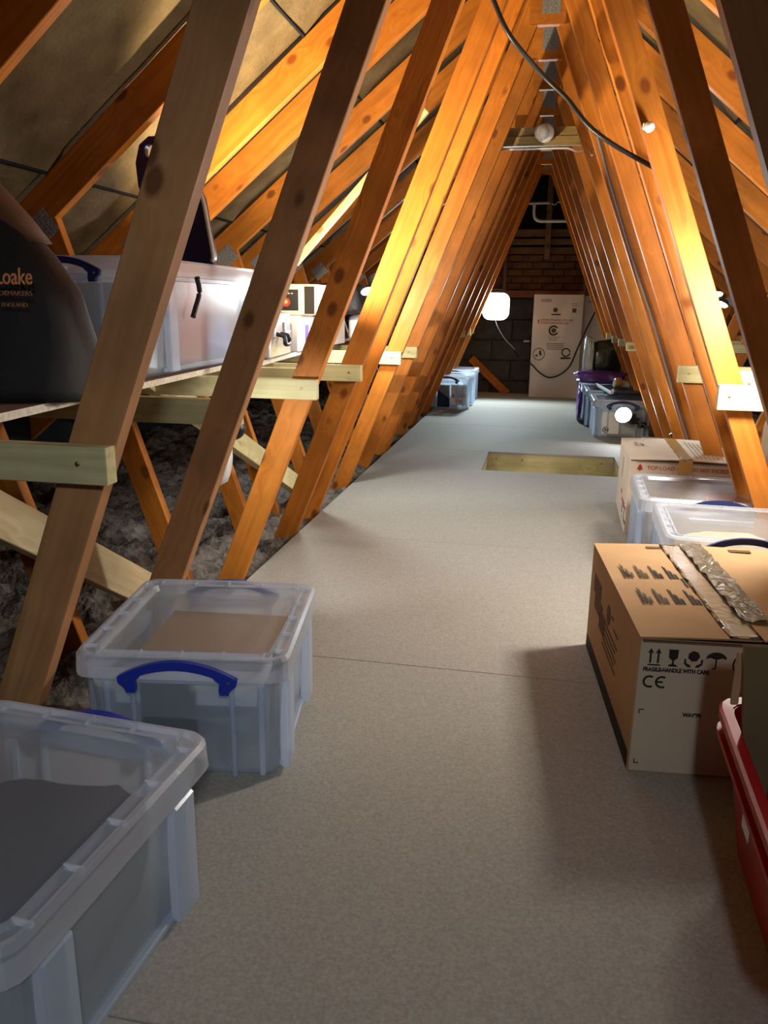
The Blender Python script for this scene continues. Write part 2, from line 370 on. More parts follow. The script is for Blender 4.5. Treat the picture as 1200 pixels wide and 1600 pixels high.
for i in range(13):
    yl, yr = DL[i], DR[i]; ym = (yl+yr)/2
    t = thing('roof_truss', '%s orange-brown timber roof truss from the camera, %s' % (names[i], notes[i]), 'roof truss', (0, ym, -.10), group='timber roof trusses')
    for s, y in ((-1, yl), (1, yr)):
        zt = 2.44
        xi = B*(1-zt/ZA); x0 = B*(1+.10/ZA)
        jit = random.uniform(-.004,.004)
        sgn = -1 if s > 0 else 1
        p0 = (s*x0+jit, y, -.10); p1 = (s*xi, y, zt)
        timber('web', p0, p1, (-WW if s < 0 else WW-.010), TT, WOOD if i > 1 else WOODN, t)
        RZ, SL = RZS[s], SLS[s]
        # rafter
        p0 = (s*3.1, y, RZ-SL*3.1); p1 = (s*.0, y, RZ)
        timber('rafter', p0, p1, .12*(-1 if s < 0 else 1), TT, WOOD, t)
        # outer web
        timber('strut', (s*1.15, y, -.10), (s*1.60, y, RZ-SL*1.60), .085*(-1 if s < 0 else 1), TT, WOOD, t)
        nail_plate((s*1.66, RZ-SL*1.66+.01), (.11,.09), y, t, ry=s*math.atan(SL))
        box('ceiling_joist', (s*2.0, y+TT/2-ym, -.02), (2.1, TT, .06), WOOD, t)
    box('apex_block', (.0, min(yl,yr)+TT/2-ym-.004, 2.40+.10), (.17, TT, .22), WOOD, t)
    nail_plate((.015, 2.42), (.085, .17), min(yl, yr)-.0045, t)

# ridge felt darkness above is the roof itself. Boards and bulb fixed across the webs
def bearer(x0, x1, y, z1, h, label, screws=(), m_=PALE, name='shelf_bearer', group='pale treated timber bearers holding the shelves', th=.035):
    cx = (x0+x1)/2
    t = thing(name, label, 'timber bearer', (cx, y, z1-h), 0, group)
    bm = bmesh.new(); addbox(bm, (0,0,h/2), (x1-x0, th, h), 0, .0018); bmo('board', bm, m_, t)
    for sx in screws:
        o = lathe('screw', [(.0045,0),(.0045,.0025),(.002,.003)], SCREW, t, 10); o.location = (sx-cx, -th/2+.0005, h*.55); o.rotation_euler = (math.pi/2,0,0)
    return t
# left side: (inner end x, y centre)
hh = .068
bearer(-2.0,-.665,1.25,.75,hh,'pale green-yellow board end nearest the camera, crossing the nearest left web',(-.72,))
bearer(-2.0,-.70,1.968,.75,hh,'pale grooved bearer running behind the knotty second left web')
for x, y, lab in ((-.665,2.58,'pale bearer with a white cut end across the third left web'),(-.665,3.255,'pale yellow bearer end across the fourth, glowing left web'),
        (-.672,4.25,'pale yellow bearer end on the sixth left web, beside the white bag'),(-.672,4.81,'pale yellow bearer end on the seventh left web')):
    bearer(-2.0, x, y, .75, hh, lab, (x-.05,))
bearer(-2.0,-.80,3.02,.75,hh,'pale bearer under the left shelf between the third and fourth webs')
for x, y, lab in ((-.70,8.13,'third from farthest pale bearer end on the left webs'),(-.70,8.73,'second from farthest pale bearer end on the left webs'),(-.70,9.2,'farthest pale bearer end on the left side')):
    bearer(-1.6, x, y, .75, hh, lab, (x-.05,))
bearer(.665,2.0,2.852,.75,.085,'cream overlit bearer end across the third right web',(.70,))
bearer(.70,2.0,2.25-.0,.79,.075,'pale bearer passing behind the dark second right web')
bearer(.745,2.0,2.95,.79,.09,'pale bearer just behind the overlit third right web',(.78,))
bearer(.672,2.0,3.742,.75,.075,'cream bearer end with one screw on the fifth right web',(.715,))
for x, y, lab in ((.675,6.13,'pale bearer end on the right webs, above the clear boxes'),(.675,6.78,'first of three small pale bearer ends above the black bag'),
        (.675,7.43,'middle of three small pale bearer ends above the black bag'),(.675,8.13,'farthest of three small pale bearer ends above the black bag')):
    bearer(x, 1.7, y, .75, .062, lab, (x+.04,))

# braces
def brace(p0, p1, w_, t_, m_, label, side=(1,0,0)):
    t = thing('roof_brace', label, 'timber brace', p1)
    o = timber('board', p0, p1, w_, t_, m_, None, Vector(side)); o.parent = t; o.matrix_parent_inverse = Matrix.Translation(t.location).inverted()
brace((-1.22,1.15,.86),(-1.08,2.36,.02),-.105,.038,BRACE,'pale knotty diagonal brace running down behind the nearest left web')
brace((-1.30,2.55,.80),(-1.12,4.05,.00),-.09,.045,PALE,'pale diagonal brace under the left shelf, seen between the second and third webs')
brace((-1.175,4.0,1.178),(-.52,4.0,1.87),-.035,.03,PALE,'thin pale lath rising beside the left rafters beyond the glowing webs', side=(0,1,0))
# long binder along the left rafters behind the shelf goods, and the same on the right
for s in (-1, 1):
    t = thing('roof_binder', 'long reddish timber binder running the length of the %s rafters' % ('left' if s < 0 else 'right'), 'timber', (s*1.95, 1.0, .70))
    box('board', (0, 4.1, .0), (.04, 8.4, .09), WOOD, t)

# ================================================================== SHELVES
def shelf(x0a, x0b, x1, ya, yb, z, label, s):
    """edge x0a at ya -> x0b at yb"""
    t = thing('loft_shelf', label, 'shelf', (0, ya, z))
    bm = bmesh.new(); th = .018
    P = [(x0a, 0), (x0b, yb-ya), (x1, yb-ya), (x1, 0)]
    loft(bm, [[(a, b, 0) for a, b in P], [(a, b, th) for a, b in P]]); bmo('board', bm, CHIP, t)
    bm = bmesh.new(); d = .002*(-s)
    P = [(x0a, 0), (x0b, yb-ya), (x0b+d, yb-ya), (x0a+d, 0)]
    loft(bm, [[(a, b, 0) for a, b in P], [(a, b, th+.0003) for a, b in P]]); bmo('edge', bm, CHIPE, t)
    return t
shelf(-1.0,-1.11,-2.05,.9,2.95,.7505,'reddish chipboard shelf board on the near left, carrying the dark bag',-1)
shelf(-1.03,-1.26,-2.05,2.96,5.6,.7505,'chipboard shelf board on the left, carrying the silver case and cartons',-1)
shelf(1.10,1.10,2.05,1.9,4.4,.7905,'chipboard shelf board on the right behind the webs',1)

# ================================================================== STORAGE BOXES
PM = {}
def storage_box(loc, W, L, H, label, rz=0, group='clear lidded storage boxes', lid=None, handle_m=BLUE, far_handle=True, hz=0):
    t = thing('storage_box', label, 'storage box', loc, rz, group)
    lid = lid or PLL
    W2, L2 = W-.045, L-.05; hb = H-.035
    # body: open tub with thickness
    bm = bmesh.new(); tp = .012
    lo = [rr(W2-2*tp-.02, L2-2*tp-.02, .025, .004), rr(W2-2*tp, L2-2*tp, .03, .014), rr(W2, L2, .035, hb-.03), rr(W2+.012, L2+.012, .036, hb-.028), rr(W2+.012, L2+.012, .036, hb)]
    li = [rr(W2+.006, L2+.006, .033, hb), rr(W2-.006, L2-.006, .03, hb-.03), rr(W2-2*tp-.008, L2-2*tp-.008, .028, .018)]
    loft(bm, lo+li); bmo('tub', bm, PLB, t, False)
    # ribs and feet
    def piece(nm, c, sz, m_, bev=.003):
        k_ = (nm, tuple(round(q, 4) for q in sz)); o = bpy.data.objects.new(nm, PM[k_]) if k_ in PM else None
        if o is None:
            o = box(nm, (0,0,0), sz, m_, None, 0, bev); PM[k_] = o.data
        else: COL.objects.link(o)
        o.location = c; o.parent = t
    for sx in (-1, 1):
        for yy in (-.31, .31): piece('rib', (sx*(W2/2+.003), yy*L, hb/2-.01), (.022, .062, hb-.045), PLR, .004)
        piece('foot', (sx*(W2/2-.01), 0, .02), (.02, L*.72, .014), PLR)
    for sy in (-1, 1):
        for xx in (-.36, .36): piece('rib', (xx*W, sy*(L2/2-.002), hb/2-.01), (.012, .012, hb-.05), PLR)
        piece('panel_frame', (-.105, sy*(L2/2+.004), hb*.46), (.010,.014,hb*.82), PLR); piece('panel_frame', (.105, sy*(L2/2+.004), hb*.46), (.010,.014,hb*.82), PLR)
        piece('panel_top', (0, sy*(L2/2+.004), hb*.92), (.22,.016,.022), PLR, .004)
    # lid: skirt, raised rim with a trough, recessed panel
    bm = bmesh.new(); z1 = H
    loops = [rr(W-.012, L-.012, .034, H-.052), rr(W, L, .04, H-.050), rr(W-.004, L-.004, .04, H-.008), rr(W-.016, L-.016, .038, z1)]
    inn = [rr(W-.03, L-.03, .034, z1), rr(W-.034, L-.034, .033, z1-.009), rr(W-.066, L-.066, .03, z1-.009), rr(W-.07, L-.07, .028, z1-.002), rr(W-.082, L-.082, .026, z1-.003)]
    loft(bm, loops+inn, cap0=False, cap1=False); bmo('lid_rim', bm, PLX, t)
    bm = bmesh.new(); loft(bm, [rr(W-.082, L-.082, .026, z1-.003), rr(W-.094, L-.094, .024, z1-.016), rr(W-.10, L-.10, .022, z1-.017)], cap0=False, cap1=True)
    bmo('lid', bm, lid, t)
    bm = bmesh.new()
    for sy in (-1, 1):
        for k in range(5): addbox(bm, ((k-2)*W*.19, sy*(L/2-.024), z1-.004), (.003, .03, .009))
    for sx in (-1, 1):
        for k in range(5): addbox(bm, (sx*(W/2-.024), (k-2)*L*.19, z1-.004), (.03, .003, .009))
    tag(bmo('rim_divider', bm, PLX, t), kind='stuff')
    # clip handles
    for sy in ((-1, 1) if far_handle else (-1,)):
        a = .118
        top = [(x, .033*(1-(x/a)**2)-.002) for x in [a*(1-2*k/18) for k in range(19)]]
        bot = [(-a-.006,-.006),(-a-.004,-.020),(-a+.008,-.030),(-a+.012,-.040),(-a+.03,-.040),(-a+.032,-.030),(-a+.030,-.014),(-a+.040,-.006)]
        inner = [(x, .033*(1-(x/a)**2)-.021) for x in [-.075+.15*k/12 for k in range(13)]]
        right = [(-x, y) for x, y in bot[::-1]]
        ol = top+bot+inner[0:]+right
        h = shape('handle', [ol, arc(-a+.012,-.014,.0045,0,330,10), arc(a-.012,-.014,.0045,0,330,10)], .012, handle_m, t, (0, sy*(L/2+.007), H-.034+hz))
        if sy > 0: h.rotation_euler = (math.pi/2, 0, math.pi)
    return t

b1 = storage_box((-.675,.88,0),.455,.505,.295,'large clear storage box nearest the camera in the bottom left corner',rz=math.radians(-4), handle_m=BLUE)
b2 = storage_box((-.655,1.60,0),.455,.475,.295,'clear storage box with a blue handle, second on the left of the floor',rz=math.radians(8.5))
b3 = storage_box((-.82,8.0,0),.46,.50,.325,'clear box under the far left webs, its inside note lettered',rz=math.radians(-2),handle_m=NAVY,group='far clear storage boxes')
b4 = storage_box((-.82,8.53,0),.46,.50,.34,'farthest clear box on the left, behind the lettered one',rz=0,handle_m=NAVY,group='far clear storage boxes')
a1 = storage_box((.72,2.645,0),.47,.47,.325,'clear box right behind the brown carton on the right',lid=PLW,handle_m=NAVY,rz=math.radians(-2),hz=.018)
a2 = storage_box((.70,3.145,0),.48,.47,.325,'clear box between the white carton and another clear box on the right',lid=PLW,rz=math.radians(-2))
c1 = storage_box((.71,6.56,0),.45,.47,.30,'clear box on the right with the round lamp clipped at its front',handle_m=NAVY)
c2 = storage_box((.68,7.10,0),.45,.47,.315,'clear box behind the lamp box, with a purple bag over it',handle_m=NAVY)
s1 = storage_box((-1.31,2.70,.769),.50,1.08,.355,'long clear box on the left shelf holding salmon and blue cloth',handle_m=NAVY,lid=PLL,group='clear boxes on the shelves')
s2 = storage_box((1.42,3.25,.809),.46,.52,.30,'clear box on the right shelf behind the webs',handle_m=NAVY,group='clear boxes on the shelves')
s3 = storage_box((-1.53,1.30,.769),.46,.40,.22,'clear box on the left shelf, cut by the left edge',handle_m=NAVY,group='clear boxes on the shelves')

# contents
def lump(name, loc, s, m_, label, cat, seed=0, amp=.12, rz=0, group=None, flat=.55, sub=4, fr=1.6):
    bm = bmesh.new(); bmesh.ops.create_icosphere(bm, subdivisions=sub, radius=1)
    for v in bm.verts:
        n = v.co.normalized(); e = flat
        p = Vector([math.copysign(abs(c)**e, c) for c in n])
        k = 1+amp*(noise.noise(n*fr+Vector((seed,seed,0)))+.5*noise.noise(n*fr*2.7+Vector((0,seed,seed)))+.3*noise.noise(n*fr*7+Vector((seed,1,0))))
        v.co = Vector((p.x*k*s[0]/2, p.y*k*s[1]/2, max(p.z*k*s[2]/2, -s[2]/2)+s[2]/2))
    o = bmo(name, bm, m_, None, True); o.location = loc; o.rotation_euler = (0,0,rz); return tag(o, label, cat, group)
def slab(name, loc, s, m_, label, cat, rz=0, rot=None, bev=.002, group=None):
    o = box(name, loc, s, m_, None, rz, bev)
    if rot: o.rotation_euler = rot
    return tag(o, label, cat, group)
lump('folded_clothes',(-.64,1.62,.02),(.32,.34,.13),CLOTHD,'dark blue folded clothes in the bottom of the second left box','clothes',1,.1)
slab('paper_pack',(-.64,1.50,.185),(.30,.20,.03),PAPER,'white paper pack standing on the dark clothes in the second left box','paper',rz=.15)
slab('envelope',(-.66,1.66,.222),(.30,.24,.006),CARD,'brown card envelope under the lid of the second left box','envelope',rz=.1)
slab('document_folder',(-.64,1.47,.238),(.32,.085,.010),BLACK,'black folder lying by the handle end under the second left box lid','folder',rz=.15)
slab('label_card',(-.66,1.395,.165),(.12,.004,.13),BLACK,'dark rounded card behind the handle panel of the second left box','card',rz=.15,bev=.001)
lump('folded_clothes',(-.68,.93,.015),(.33,.34,.19),CLOTHD,'dark blue clothes filling the nearest left box','clothes',5,.14)
slab('envelope',(-.74,.72,.10),(.22,.02,.15),CARD,'brown card at the front inside the nearest left box','card',rz=-.05)
lump('folded_clothes',(.72,2.65,.015),(.34,.34,.25),CLOTHC,'cream cloth filling the clear box behind the brown carton','clothes',8,.1)
lump('folded_clothes',(.70,3.15,.015),(.34,.34,.25),CLOTHC,'cream cloth filling the clear box next to the white carton','clothes',9,.1)
lump('folded_cloth',(.80,3.12,.262),(.14,.2,.03),CLOTHP,'salmon cloth under the lid of the clear box next to the white carton','clothes',3,.1)
lump('folded_clothes',(-1.36,2.50,.79),(.30,.44,.24),CLOTHB,'blue cloth in the shelf box','clothes',4,.12)
lump('folded_cloth',(-1.135,2.56,.79),(.07,.30,.27),CLOTHP,'salmon cloth against the side of the shelf box','clothes',6,.15)
lump('folded_cloth',(-1.135,2.80,.79),(.07,.20,.17),CLOTHB,'blue cloth at the bottom far end of the shelf box','clothes',16,.15)
slab('document_folder',(-1.32,2.25,.93),(.22,.03,.24),BLACK,'black folder inside the near end of the shelf box','folder')
t = thing('note_sheet','white lettered note sheet inside the far left clear box','paper',(-.71,7.782,.03))
box('sheet',(0,0,.11),(.15,.003,.20),PAPER,t); text('B  EDR',.045,INKB,t,(-.065,-.003,.085)); text('(foc',.045,INKB,t,(-.03,-.003,.035))
slab('document_folder',(-.86,7.785,.125),(.12,.006,.22),CLOTHD,'grey-blue folder beside the note in the far left clear box','folder')
lump('folded_clothes',(-.82,8.05,.02),(.32,.34,.22),PAPER,'white cloth in the far left clear box','clothes',21,.1)
lump('folded_clothes',(-.82,8.55,.02),(.32,.34,.24),PAPER,'white cloth in the farthest left clear box','clothes',22,.1)
# lamp box: papers behind its front panel
t = thing('note_sheet','white sheet with a round black stamp inside the lamp box','paper',(.63,6.352,.03))
box('sheet',(0,0,.09),(.13,.003,.17),PAPER,t,rz=0); shape('round_stamp',[arc(0,0,.024,0,345,24),arc(0,0,.017,0,345,20)],.001,INK,t,(-.035,-.004,.035)); shape('round_stamp',[[(-.012,-.004),(.006,-.010),(.012,.005),(-.006,.010)]],.001,INK,t,(-.035,-.004,.035))
slab('paper_pack',(.77,6.40,.12),(.12,.05,.17),CARDP,'grey-white card pack on the right inside the lamp box','paper',rz=.2)
lump('folded_clothes',(.70,6.60,.02),(.33,.28,.2),PAPER,'white cloth at the back of the lamp box','clothes',23,.1)
lump('folded_clothes',(.66,7.1,.02),(.33,.34,.22),CLOTHB,'blue things in the box under the purple bag','clothes',24,.1)
o = lathe('sticker',[(.016,0),(.016,.002)],GREEN,None,16); o.location = (.452,7.02,.17); o.rotation_euler = (0,-math.pi/2,0); tag(o,'round lime sticker on the side of the purple bag box','sticker')

# ================================================================== CARTONS
def carton(loc, W, L, H, m_, label, rz=0, flap_gap=.003, name='cardboard_box', group=None, seam='y'):
    t = thing(name, label, 'cardboard box', loc, rz, group); th = .004
    bm = bmesh.new()
    P = rr(W, L, .004, 0, 1); loft(bm, [P, [(x,y,H-.006) for x,y,_ in P], [(x*(1-2*th/W), y*(1-2*th/L), H-.006) for x,y,_ in P], [(x*(1-2*th/W), y*(1-2*th/L), .004) for x,y,_ in P]])
    bmo('carton_body', bm, m_, t)
    for s in (-1, 1):   # inner then outer flaps, slightly sprung
        bm = bmesh.new()
        if seam == 'y':
            w2 = W/2-flap_gap/2; nx = 4
            A = [(s*W/2, -L/2, H-.005), (s*W/2, L/2, H-.005)]
            cx = s*(W/2-w2)
            V = []
            for i in range(5):
                u = i/4; x = s*W/2*(1-u)+cx*u; z = H-.004+.006*math.sin(u*math.pi*.5)
                V.append([(x,-L/2,z-th/2),(x,L/2,z-th/2),(x,L/2,z+th/2),(x,-L/2,z+th/2)])
            loft(bm, V)
        else:
            l2 = L/2-flap_gap/2; V = []
            for i in range(5):
                u = i/4; y = s*(L/2-l2*u); z = H-.004+.004*math.sin(u*math.pi*.5)
                V.append([(-W/2,y,z-th/2),(W/2,y,z-th/2),(W/2,y,z+th/2),(-W/2,y,z+th/2)])
            loft(bm, V)
        bmo('flap', bm, m_, t)
    return t
def bars(name, L_, m_, parent, loc=(0,0,0), rot=(0,0,0)):
    """printed strokes: list of (x,y,w,h) in the local XY plane"""
    bm = bmesh.new()
    for x, y, w_, h in L_: addbox(bm, (x+w_/2, y+h/2, 0), (w_, h, .0006))
    o = bmo(name, bm, m_, parent); o.location = loc; o.rotation_euler = rot
    if len(L_) > 1: tag(o, kind='stuff')
    return o
# near brown carton
K = carton((.535,1.985,0),.50,.68,.325,CARD,'large brown cardboard carton with handling symbols on its cream front, on the right',rz=math.radians(4.8))
W_, L_, H_ = .50,.68,.325; yf = -L_/2-.0012
box('front_sheet',(0,-L_/2-.0006,H_/2-.002),(W_-.006,.0012,H_-.012),CARDW,K)
R90 = (math.pi/2,0,0)
def sym(ols, x, z, m_=INK): return shape('symbol', ols, .0008, m_, K, (x, yf-.0005, z), R90)
zs = .265; u = .0165
for k in (0,1):
    ax = -.225+k*.016
    sym([[(-.002,0),(.002,0),(.002,.024),(.0065,.022),(0,.034),(-.0065,.022),(-.002,.024)]], ax, zs)
sym([[(-.013,-.006),(.013,-.006),(.013,-.003),(-.013,-.003)]], -.217, zs)
sym([[(-.010,.033),(.010,.033),(.009,.014),(.002,.008),(.002,.000),(.009,-.003),(.009,-.006),(-.009,-.006),(-.009,-.003),(-.002,.0),(-.002,.008),(-.009,.014)]], -.178, zs)
sym([arc(0,.020,.0125,0,300,6)], -.136, zs)
for k in (-1,1):
    P = [(k*.019,.014),(k*.015,.012),(k*.015,.004),(k*.006,-.001),(k*.005,-.006),(k*.012,-.005),(k*.019,.002)]
    sym([P], -.136, zs)
sym([arc(0,.014,.021,0,180,14,.016)+[(-.012,.017),(-.004,.014),(.004,.014),(.012,.017)]], -.090, zs+.002)
sym([[(-.0015,.016),(-.0015,-.003),(-.008,-.006),(-.006,-.008),(.0015,-.005),(.0015,.016)]], -.090, zs)
text('FRAGILE-HANDLE WITH CARE',.0125,INK,K,(-.238,yf-.0004,zs-.0195),bold=.0006,sx=.80)
def ringseg(r0,r1,a0,a1): return arc(0,0,r1,a0,a1,18)+arc(0,0,r0,a1,a0,18)
sym([ringseg(.0250,.0285,0,359)], -.028, zs+.006)
sym([ringseg(.008,.022,20,190)+[(-.025,-.012)]], -.028, zs+.006); sym([ringseg(.008,.022,205,350)], -.028, zs+.006)
sym([[(-.02,-.012),(.02,-.012),(0,.024)]], .045, zs)
sym([ringseg(.010,.0145,60,300)], -.222, zs-.044); 
sym([ringseg(.010,.0145,60,300)], -.196, zs-.044); sym([[(-.012,-.002),(.002,-.002),(.002,.002),(-.012,.002)]], -.196, zs-.044)
for (x,z,sx,sz) in ((-.238,.155,1,-1),(-.238,.022,1,1)):
    sym([[(0,0),(.011*sx,0),(.011*sx,.002*sz),(.002*sx,.002*sz),(.002*sx,.011*sz),(0,.011*sz)]], x, z)
text("WAY'70",.0115,INK,K,(-.145,yf-.0004,.143),bold=.0007,sx=.95)
sym([[(-.244,.318-.161),(.0,.318-.161)][:1]+[(.2,.157),(.2,.1585),(-.244,.1585)]], 0, .155)
box('flap_edge',(0,-L_/2-.001,H_-.009),(W_-.01,.003,.0025),INKB,K)
# side print on the -x face
RL = (math.pi/2,0,-math.pi/2)   # local x runs towards -y
def sbars(L2, m_=INK, name='side_print'): return bars(name, L2, m_, K, (-W_/2-.0008,0,0), RL)
sbars([(-L_/2+.01,.002,L_-.02,.042)], INK, 'side_stripe')
sbars([(-.27,.205,.12,.05),(-.24,.165,.13,.045),(-.15,.14,.09,.055)], INKB)
shape('side_print',[arc(0,0,.026,0,350,20)],.0008,INKB,K,(-W_/2-.0008,.02,.225),RL)
sbars([(-.08,.185-.016*k,.20-.02*(k%2),.006) for k in range(5)]+[(.06,.215,.06,.006),(.02,.235,.03,.006)], INKB)
# top print: clusters of three short strokes in two rows
Lb = []
for row, (yy, xs) in enumerate(((.03,-.215),(-.15,-.205))):
    for k in range(4):
        for j in range(3):
            for q in range(2): Lb.append((xs+k*.037+j*.0085+q*.0034, yy, .0023, (.10,.066,.04)[j]*(1 if q == 0 else .92)))
Lb += [(-.078,-.03,.006,.065)]
bars('top_print', Lb, INK, K, (0,0,H_+.0044))
bars('top_print', [(-.11,.29,.04,.02),(.12,.29,.06,.022)], INKB, K, (0,0,H_+.0046))
def strip(name, x0, x1, y0, y1, z, m_, parent, wr=.002, seed=0, down=0):
    bm = bmesh.new(); nx, ny = 6, 40; V = []
    for i in range(nx+1):
        for j in range(ny+1):
            x = x0+(x1-x0)*i/nx; y = y0+(y1-y0)*j/ny
            V.append(bm.verts.new((x+.004*noise.noise(Vector((seed,y*14,0))), y, z+wr*(noise.noise(Vector((x*60,y*30,seed)))+.6))))
    for i in range(nx):
        for j in range(ny):
            a = i*(ny+1)+j; bm.faces.new((V[a], V[a+ny+1], V[a+ny+2], V[a+1]))
    bmesh.ops.solidify(bm, geom=list(bm.faces), thickness=.0006)
    return bmo(name, bm, m_, parent, True)
strip('tape', -.068, -.002, -L_/2, L_/2-.01, H_+.0052, TAPE, K, .0015, 1)
strip('crumpled_tape', -.014, .048, -L_/2+.09, L_/2-.01, H_+.0065, TAPEG, K, .010, 5)

# white/pink carton with red print
T = carton((.725,3.90,0),.46,.60,.345,CARDP2,'taped white carton with red printing behind the clear boxes on the right',rz=math.radians(-1.5),flap_gap=.004)
tw, tl, th_ = .46,.60,.345
box('flap_edge',(0,-tl/2-.001,th_-.008),(tw-.01,.003,.004),INKB,T)
shape('symbol',[[(-.014,0),(-.004,0),(-.004,-.006),(.004,-.006),(.004,0),(.014,0),(.007,.012),(.010,.012),(0,.026),(-.010,.012),(-.007,.012)]],.0008,INKR,T,(-.185,-tl/2-.002,.298),R90)
text('TOP LOAD 1',.024,INKR,T,(-.155,-tl/2-.002,.300)); text('DO NOT EXCEED',.024,INKR,T,(.032,-tl/2-.002,.300),sx=.8)
bars('front_print',[(-.20,.330,.39,.0015)],INKB,T,(0,-tl/2-.002,0),R90)
strip('tape',-.02,.032,-tl/2,tl/2,th_+.0054,TAPEY,T,.002,9)
box('tape_end',(.006,-tl/2-.003,th_-.035),(.058,.003,.07),TAPEY,T,bev=.001)
bars('top_print',[(-.18,.05,.012,.10),(-.155,.05,.006,.08),(-.145,.05,.005,.07)]+[(.06+.018*k,-.24,.005,.45-.02*k) for k in range(7)],mat('grey_ink',(.42,.36,.29),.8,.1),T,(0,0,th_+.0048))
bars('side_print',[(-.02,.12,.05,.02),(.05,.10,.09,.014),(.16,.09,.05,.03),(.24,.10,.05,.016)],INKR,T,(-tw/2-.0008,0,0),RL)
bars('side_print',[(.10,.05,.02,.045),(.22,.04,.02,.05),(.25,.04,.05,.012),(.08,.03,.06,.004)],NAVY,T,(-tw/2-.0008,0,0),RL)
bars('side_print',[(-.05,.19,.012,.10)],CARD,T,(-tw/2-.0008,0,0),RL)

# tall cartons leaning on the gable
G = carton((.215,9.20,0),.535,.16,1.12,CARDP,'tall narrow grey-white carton standing against the far gable wall',rz=0,seam='x')
def gs(ols,x,z,m_=INK): return shape('symbol',ols,.001,m_,G,(x,-.0815,z),R90)
gs([ringseg(.038,.056,35,335)],-.035,.735); gs([arc(0,0,.028,0,345,8)],-.035,.735,INKB)
gs([ringseg(.036,.050,0,350)],.115,.50); gs([[(-.055,-.075),(.055,-.068),(.055,-.053),(-.055,-.053)]],.115,.50)
gs([ringseg(.06,.068,0,359)],-.18,.475,INKB); gs([[(-.045,-.02),(-.01,-.03),(-.02,.0)]],-.18,.475); gs([[(.0,.0),(.03,-.02),(.02,.04),(.005,.04)]],-.18,.475)
gs([[(-.05,-.01),(.05,-.01),(.05,.004),(-.05,.004)]],-.02,.91); gs([arc(-.01,.045,.026,0,345,7)],-.02,.91,INKB)
gs([[(-.006,-.02),(.006,-.02),(.006,.008),(.012,.008),(0,.024),(-.012,.008),(-.006,.008)]],-.205,.83,INKR)
text('THIS WAY UP HANDLE WITH CARE',.030,INKR,G,(-.18,-.0815,.838),sx=.72); text('DO NOT STORE UNDER LOAD',.030,INKR,G,(-.18,-.0815,.805),sx=.72)
text('WEEE',.045,INKB,G,(-.19,-.0815,1.04)); text('Corrugated',.026,INKB,G,(-.09,-.0815,.655)); text('Recycles',.026,INKB,G,(-.08,-.0815,.628))
bars('front_print',[(.15,.93,.045,.045)],INKB,G,(0,-.0808,0),R90)
bars('front_print',[(-.10,.59-.02*k,.19,.008) for k in range(4)]+[(.14,1.02,.07,.006),(.14,1.0,.07,.006)],CARDD,G,(0,-.0808,0),R90)
G2 = carton((.70,9.32,0),.44,.16,1.11,CARDP,'second tall carton half hidden behind the first at the far gable',rz=math.radians(-4),seam='x')
text('WEEE',.045,INKB,G2,(-.16,-.0825,1.03)); bars('front_print',[(-.17,.42,.06,.016)],INK,G2,(0,-.0815,0),R90)

# ================================================================== RED CRATE
C = thing('red_crate','open red plastic crate at the bottom right edge','crate',(.695,1.135,0),math.radians(-2))
cw, cl, chh = .52,.66,.275
bm = bmesh.new()
loft(bm,[rr(cw-.10,cl-.10,.04,.003),rr(cw-.03,cl-.03,.05,chh-.05),rr(cw-.02,cl-.02,.05,chh-.045),rr(cw-.02,cl-.02,.05,chh),rr(cw-.034,cl-.034,.045,chh),rr(cw-.045,cl-.045,.045,chh-.05),rr(cw-.115,cl-.115,.035,.01)])
bmo('tub',bm,RED,C)
bm = bmesh.new(); loft(bm,[rr(cw+.012,cl+.012,.055,chh-.016),rr(cw+.014,cl+.014,.055,chh),rr(cw+.004,cl+.004,.05,chh+.005),rr(cw-.03,cl-.03,.045,chh+.003),rr(cw-.03,cl-.03,.045,chh-.004),rr(cw+.004,cl+.004,.05,chh-.016)],False,False)
bmo('rim',bm,RED,C)
bm = bmesh.new(); loft(bm,[rr(cw-.02,cl-.02,.05,chh-.05),rr(cw+.012,cl+.012,.055,chh-.05),rr(cw+.012,cl+.012,.055,chh-.040),rr(cw-.02,cl-.02,.05,chh-.040)],False,False)
bmo('rib',bm,RED,C)
box('sticker',(-cw/2+.006,.05,chh-.085),(.001,.05,.03),PAPER,C)
o = shape('cardboard_sheet',[[(.505,.03),(.462,.24),(.440,.445),(.90,.465),(.88,.03)]],.012,CARDD,None,(0,1.335,0),R90); tag(o,'dark cardboard sheet standing upright in the red crate','cardboard')
slab('cardboard_sheet',(.505,1.10,.165),(.010,.34,.23),CARD,'narrow tan cardboard sheet along the side inside the red crate','cardboard',rz=math.radians(-2))
slab('cardboard_sheet',(.442,1.350,.375),(.014,.006,.10),CARD,'small torn card corner behind the upright sheet in the red crate','cardboard',rz=.2)
lump('red_cushion',(.66,1.17,.10),(.16,.22,.18),REDB,'bright red rounded thing with a cream top inside the red crate','toy',3,.05)

